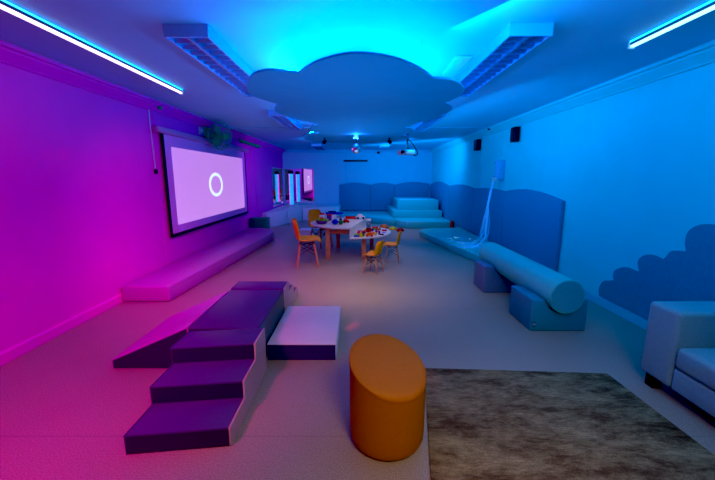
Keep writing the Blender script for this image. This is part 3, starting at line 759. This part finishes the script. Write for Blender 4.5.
for x, y, z in ((-.55, 6.32, ZU), (-.42, 7.40, ZU), (.12, 6.32, ZL), (.30, 7.15, ZL)):
    b = nb(); box(b, x-.042, x+.042, y-.03, y+.03, 0, z-.031, .006, 2); part('leg', b, M_wood, t, True)
b = nb(); box(b, -.505, -.145, 6.30, 6.335, .47, .55, .004, 1); part('apron', b, M_wood, t, True)
b = nb(); box(b, -.56, -.53, 6.36, 7.36, .47, .55, .004, 1); part('apron', b, M_wood, t, True)

# ------------------------------------------------------------------ toys
def tm(name, r, g, bl_): return mat('toy '+name, srgb(r, g, bl_)[:3], .35, noise=.05)
T = dict(red=tm('red', 215,20,25), orange=tm('orange', 240,110,15), yellow=tm('yellow', 240,190,20), green=tm('green', 20,120,60), lime=tm('lime', 130,190,30), blue=tm('blue', 20,50,200), purple=tm('purple', 110,50,150), magenta=tm('magenta', 200,40,130), black=tm('black', 20,20,24), white=tm('white', 235,235,235), lilac=tm('lilac', 170,140,210), darkred=tm('dark red', 165,25,30), navy=tm('navy', 25,30,90))
G1, G2 = 'toys on the upper table level', 'toys on the lower table level'
def brick(x, y, z, w, d, h, col, label, g, rz=0, st=True):
    t = thing('toy_brick', label, 'toy', (x, y, z+.001), rz, g)
    b = nb(); box(b, -w/2, w/2, -d/2, d/2, 0, h, .004, 2); part('block', b, T[col], t)
    if st:
        nx = max(1, int(w/.035)); ny = max(1, int(d/.035)); b = nb()
        for i in range(nx):
            for j in range(ny): lathe(b, [(.01, h-.001), (.01, h+.008), (0, h+.008)], 10, ((i+.5)*w/nx-w/2, (j+.5)*d/ny-d/2, 0))
        part('stud', b, T[col], t)
def ballt(x, y, z, r, col, label, g):
    b = nb(); sph(b, (x, y, z+r), r, 20, 12); solo('toy_ball', b, T[col], label, 'toy', g)
def figure(x, y, z, h, col, hc, label, g, rz=0):
    t = thing('toy_figure', label, 'toy', (x, y, z+.001), rz, g)
    b = nb(); lathe(b, [(.0,0),(.3*h,0),(.32*h,.03*h),(.24*h,.35*h),(.16*h,.62*h),(.09*h,.68*h),(0,.7*h)], 16); part('body', b, T[col], t)
    b = nb(); sph(b, (0, 0, .82*h), .17*h, 14, 10); part('head', b, T[hc], t)
    b = nb(); tube(b, [(-.16*h, 0, .55*h), (-.3*h, -.08*h, .4*h)], .06*h, 8); tube(b, [(.16*h, 0, .55*h), (.3*h, -.08*h, .4*h)], .06*h, 8); part('arm', b, T[col], t)
def car(x, y, z, s, col, label, g, rz=0, wc='black'):
    t = thing('toy_car', label, 'toy', (x, y, z+.001), rz, g)
    b = nb(); extr(b, [(-.5*s,.1*s),(.5*s,.1*s),(.5*s,.28*s),(.3*s,.32*s),(.16*s,.52*s),(-.22*s,.52*s),(-.34*s,.32*s),(-.5*s,.28*s)], 'y', -.22*s, .22*s, .02*s, 1); part('body', b, T[col], t)
    for px_ in (-.3*s, .3*s):
        for py_ in (-.24*s, .24*s):
            b = nb(); lathe(b, [(0,-.04*s),(.11*s,-.04*s),(.11*s,.04*s),(0,.04*s)], 14, (px_, py_, .11*s), Matrix.Rotation(PI/2, 4, 'X')); part('wheel', b, T[wc], t)
def cup(x, y, z, r, h, col, label, g, lid=None, inner=None):
    t = thing('toy_pot', label, 'toy', (x, y, z+.001), 0, g)
    b = nb(); lathe(b, [(0,0),(r*.8,0),(r,.1*h),(r,h),(r*.92,h),(r*.9,.12*h),(0,.1*h)], 20, cap=False); part('pot_body', b, T[col] if isinstance(col, str) else col, t)
    if lid:
        b = nb(); lathe(b, [(0,h),(r*1.06,h),(r*1.06,h*1.18),(r*.95,h*1.22),(0,h*1.22)], 20, cap=False); part('lid', b, T[lid], t)
def fruit(x, y, z, r, col, label, g, sc=(1,1,1)):
    t = thing('toy_fruit', label, 'toy', (x, y, z), 0, g)
    b = nb(); sph(b, (0, 0, r*sc[2]), r, 16, 10, sc); part('flesh', b, T[col], t)
    b = nb(); tube(b, [(0, 0, r*sc[2]*1.9), (r*.15, 0, r*sc[2]*2.4)], r*.12, 6); part('stem', b, T['green'], t)
def hoop(x, y, z, R_, r, col, label, g):
    b = nb(); ring(b, (x, y, z+r), R_, r, 'z', 28, 8); solo('toy_ring', b, T[col], label, 'toy', g)
def plate(x, y, z, r, h, col, label, g, sx=1, rz=0):
    b = nb(); lathe(b, [(0,0),(r*.7,0),(r,h),(r*.96,h),(r*.68,h*.3),(0,h*.3)], 24, M=Matrix.Rotation(rz, 4, 'Z') @ Matrix.Diagonal((sx, 1, 1, 1)), cap=False)
    bmesh.ops.translate(b, vec=(x, y, z+.001), verts=list(b.verts)); solo('toy_plate', b, T[col], label, 'toy', g)
# upper level
t = thing('toy_basket', 'round purple bowl with a lime green rim, full of toys, left edge of table', 'toy', (-.69, 6.62, ZU+.001), 0, G1)
b = nb(); lathe(b, [(0,0),(.08,0),(.11,.03),(.12,.075),(.112,.075),(.1,.03),(0,.012)], 24, cap=False); part('bowl', b, T['purple'], t)
b = nb(); ring(b, (0,0,.08), .12, .014, 'z', 28, 8); part('rim', b, T['lime'], t)
for dx, dy, r_, cc in ((-.055,-.025,.036,'red'), (.02,-.06,.034,'navy'), (.0,.012,.036,'orange'), (.065,.015,.036,'magenta'), (-.03,.062,.034,'yellow')):
    ballt(-.69+dx, 6.62+dy, ZU+.018+ (.045 if cc == 'orange' else .0), r_, cc, '%s toy ball inside the green rimmed bowl' % cc, G1)
ballt(-.42, 6.48, ZU, .056, 'blue', 'shiny blue ball near the front of the upper table', G1)
ballt(-.315, 6.50, ZU, .045, 'green', 'dark green ball right of the blue ball', G1)
ballt(-.47, 6.66, ZU, .034, 'black', 'small black ball left of the blue ball', G1)
brick(-.36, 6.72, ZU, .10, .05, .04, 'red', 'red studded toy brick behind the blue ball', G1, .3)
car(-.23, 6.78, ZU, .13, 'red', 'red toy car with black wheels on the upper table level', G1, .5)
figure(-.34, 6.95, ZU, .10, 'black', 'lilac', 'small dark toy figure with a pale head on the upper table', G1)
cup(-.74, 7.19, ZU, .055, .12, 'white', 'white toy jar with a flat red lid', G1, lid='red')
cup(-.585, 7.12, ZU, .05, .11, 'purple', 'purple toy jar with a red lid', G1, lid='red')
brick(-.56, 7.35, ZU, .2, .12, .10, 'white', 'plain white block under the blue boat', G1, 0, False)
t = thing('toy_boat', 'long blue toy boat on the white block at the far edge of the table', 'toy', (-.5, 7.35, ZU+.103), .1, G1)
b = nb(); prism(b, [(-.18,-.03),(-.14,-.045),(.1,-.045),(.2,0),(.1,.045),(-.14,.045),(-.18,.03)], 0, .05, .008, 2); part('hull', b, T['blue'], t)
b = nb(); box(b, -.12, .04, -.025, .025, .05, .075, .006, 1); part('deck', b, T['navy'], t)
t = thing('toy_tray', 'flat red toy tray near the back of the upper table', 'toy', (-.14, 7.48, ZU+.001), 0, G1)
b = nb(); box(b, -.13, .10, -.07, .07, 0, .045, .006, 1); part('tray_body', b, T['red'], t)
b = nb(); box(b, -.11, .08, -.05, .05, .045, .052); part('inlay', b, T['darkred'], t)
car(.06, 7.42, ZU, .20, 'white', 'white toy truck with dark wheels at the back edge of the upper table', G1, .15)
figure(-.27, 7.22, ZU, .07, 'lilac', 'white', 'tiny lilac toy figure in the middle of the upper table', G1)
# lower level
cup(.235, 7.28, ZL, .055, .16, M_clear, 'clear plastic jar standing on the lower table by the riser', G2, lid='white')
figure(.235, 7.28, ZL+.022, .09, 'navy', 'white', 'small navy figure inside the clear jar', G2)
plate(.37, 7.20, ZL, .075, .035, 'red', 'shallow red toy dish at the back of the lower table', G2)
brick(.43, 7.02, ZL, .10, .05, .03, 'green', 'green studded brick at the back of the lower table', G2, .4)
brick(.35, 6.98, ZL, .05, .04, .035, 'lime', 'small lime brick beside the green studded brick', G2, -.2)
fruit(.42, 6.90, ZL, .026, 'orange', 'small orange toy fruit in front of the green brick', G2)
brick(.54, 6.86, ZL, .10, .04, .025, 'red', 'red studded brick at the right edge of the lower table', G2, -.3)
cup(.22, 6.74, ZL, .055, .08, 'darkred', 'dark red toy pot in the middle of the lower table', G2)
ballt(.30, 6.82, ZL, .03, 'purple', 'purple ball behind the dark red pot', G2)
fruit(.17, 6.86, ZL, .028, 'yellow', 'small yellow toy fruit near the clear jar', G2)
brick(.12, 6.58, ZL, .07, .05, .05, 'red', 'red studded brick in front of the riser', G2, .5)
car(.045, 6.46, ZL, .15, 'magenta', 'magenta toy car with green wheels against the riser', G2, 1.2, 'green')
brick(-.0, 6.30, ZL, .11, .05, .03, 'lime', 'lime green studded brick by the front of the riser', G2, .4)
figure(.065, 6.15, ZL, .105, 'yellow', 'yellow', 'yellow toy figure at the front edge of the lower table', G2)
brick(-.01, 6.17, ZL, .12, .035, .022, 'blue', 'flat blue brick left of the yellow figure', G2, .2)
figure(.11, 6.33, ZL, .075, 'navy', 'blue', 'navy blue toy figure behind the yellow figure', G2)
brick(.097, 6.245, ZL, .05, .045, .045, 'green', 'dark green brick right of the yellow figure', G2, .6)
car(.215, 6.22, ZL, .14, 'orange', 'orange toy car with red wheels at the front of the lower table', G2, .1, 'red')
fruit(.235, 6.38, ZL, .032, 'red', 'round red toy fruit behind the orange car', G2)
brick(.31, 6.48, ZL, .07, .05, .035, 'orange', 'orange studded brick in the middle of the lower table', G2, .7)
figure(.36, 6.60, ZL, .08, 'blue', 'navy', 'blue toy figure behind the orange brick', G2)
ballt(.335, 6.36, ZL, .028, 'yellow', 'little yellow ball right of the orange car', G2)
figure(.42, 6.58, ZL, .065, 'purple', 'magenta', 'small purple toy figure with a magenta head', G2)
brick(.44, 6.40, ZL, .12, .022, .02, 'black', 'thin black stick brick at the right of the lower table', G2, -.7, False)
hoop(.51, 6.60, ZL, .03, .009, 'lilac', 'lilac toy ring at the right of the lower table', G2)
hoop(.42, 6.73, ZL, .028, .009, 'red', 'small red toy ring behind the purple figure', G2)

# stepping domes on the floor
def dome(x, y, r, col, label):
    t = thing('stepping_dome', label, 'stepping stone', (x, y, 0), 0, 'half round stepping domes on the floor')
    b = nb(); lathe(b, [(r,0),(r*1.02,.012),(r*.97,.05*r/.14),(r*.82,.57*r),(r*.55,.8*r),(r*.25,.9*r),(0,.92*r)], 24); part('dome', b, T[col], t)
    b = nb(); ring(b, (0,0,.012), r*1.0, .012, 'z', 28, 6); part('rim', b, T[col], t)
dome(.80, 10.3, .135, 'orange', 'orange half round stepping dome by the low foam platform')
dome(1.03, 9.98, .105, 'yellow', 'yellow half round stepping dome, middle of three')
dome(1.22, 9.72, .105, 'darkred', 'dark red half round stepping dome nearest the pale mat')

# ------------------------------------------------------------------ lights
def area(name, loc, target, size, sy, col, p, spread=180):
    d = bpy.data.lights.new(name, 'AREA'); d.shape = 'RECTANGLE'; d.size = size; d.size_y = sy; d.color = col; d.energy = p; d.spread = math.radians(spread)
    o = bpy.data.objects.new(name, d); C.objects.link(o); o.location = loc
    o.rotation_euler = (Vector(target)-Vector(loc)).to_track_quat('-Z', 'Y').to_euler(); return o
def spot(name, loc, target, ang, blend, col, p, r=.1):
    d = bpy.data.lights.new(name, 'SPOT'); d.spot_size = math.radians(ang); d.spot_blend = blend; d.color = col; d.energy = p; d.shadow_soft_size = r
    o = bpy.data.objects.new(name, d); C.objects.link(o); o.location = loc
    o.rotation_euler = (Vector(target)-Vector(loc)).to_track_quat('-Z', 'Y').to_euler(); return o
AZL = (.0, .36, 1.0)
area('azure_wash_near', (1.3, 1.6, 2.45), (2.9, 2.6, 1.6), 2.5, .2, AZL, 30)
area('azure_wash_mid', (1.2, 6.0, 2.15), (2.9, 6.4, 1.5), 4, .2, AZL, 31)
area('azure_wash_far', (1.2, 10.6, 2.35), (2.6, 12.2, 1.0), 3, .2, AZL, 44)
area('azure_wash_back', (0, 9.6, 2.42), (-.2, 13.5, 1.2), 3, .3, (.02,.26,1.0), 38)
# magenta wash on the left wall
spot('magenta_near', (-1.0, .9, 2.3), (-2.9, 2.2, .5), 104, .8, (1.0,.0,.60), 110, .25)
spot('magenta_floor', (-1.45, .8, 2.1), (-1.7, 2.4, 0), 84, .9, (1.0,.0,.46), 175, .2)
spot('lilac_ceiling', (-2.1, .8, 1.7), (-2.3, 2.0, 2.55), 100, 1, (.8,.0,.5), 12, .2)  # added upward fill for the purple on the left ceiling
spot('magenta_mid', (-1.0, 3.6, 2.3), (-2.7, 5.0, .4), 95, 1, (.95,.0,.7), 85, .25)
spot('violet_far', (-1.2, 8.2, 2.3), (-2.9, 10.5, .9), 100, 1, (.42,.05,1.0), 110, .25)
spot('magenta_floor_far', (-1.5, 2.9, 2.1), (-1.75, 4.4, 0), 84, 1, (1.0,.0,.55), 140, .2)
# warm white from the camera end; added warm fill over floor, table and domes
spot('warm_white', (.6, -.2, 2.45), (.55, 2.1, 0), 76, 1, (1.0,.66,.38), 250, .4)
spot('warm_middle', (0, 4.3, 2.15), (.1, 4.9, 0), 105, 1, (1.0,.62,.42), 150, .4)
spot('warm_table', (.45, 6.75, 2.1), (-.15, 6.9, 0), 100, 1, (1.0,.66,.5), 45, .3)
spot('warm_far', (.5, 8.5, 2.3), (1.3, 9.7, 0), 84, 1, (1.0,.5,.3), 60, .4)
area('azure_fill_front', (0, 2.0, .7), (0, 3.0, 2.2), 1.6, 1.6, AZL, 9, 110)  # added upward fill with no lamp there, lights the cloud from below
area('azure_fill_back', (0, 5.2, 1.0), (0, 5.2, 2.2), 1.5, 1.5, AZL, 5, 120)  # second added fill, under the back of the cloud
# coloured glints thrown by the disco ball
for i, (tx, ty, tz) in enumerate(((-.72,4.09,0),(-.09,3.28,0),(-.03,3.36,0),(.44,3.35,0),(-2.9,4.29,.32),(-2.9,3.9,.49),(-2.9,4.49,1.78),(-2.9,3.31,1.72),(-2.9,3.5,1.73),(-2.9,3.13,.10),(-.45,3.0,.15),(.56,2.36,0))):
    spot('disco_glint', (-.02, 5.8, 1.86), (tx, ty, tz), 1.5+.5*(i % 3), .8, (1.0,.06,.10), 60, .01)
pl = bpy.data.lights.new('disco_glow', 'POINT'); pl.color = (.02,.25,1); pl.energy = 2.5; pl.shadow_soft_size = .02
plo = bpy.data.objects.new('disco_glow', pl); C.objects.link(plo); plo.location = (-.02, 5.85, 2.12)  # added point lamp for a blue glow on the cloud
w = bpy.data.worlds.new('World'); scn.world = w; w.use_nodes = True
w.node_tree.nodes['Background'].inputs[0].default_value = (.02,.04,.1,1); w.node_tree.nodes['Background'].inputs[1].default_value = .3

# ------------------------------------------------------------------ camera
cd = bpy.data.cameras.new('camera'); cd.sensor_width = 36; cd.sensor_fit = 'HORIZONTAL'; cd.lens = 345/715*36; cd.clip_start = .05
cam = bpy.data.objects.new('camera', cd); C.objects.link(cam); cam.location = (0, 0, 1.5)
cam.rotation_euler = (PI/2-math.atan(62.5/345), 0, 0)
scn.camera = cam
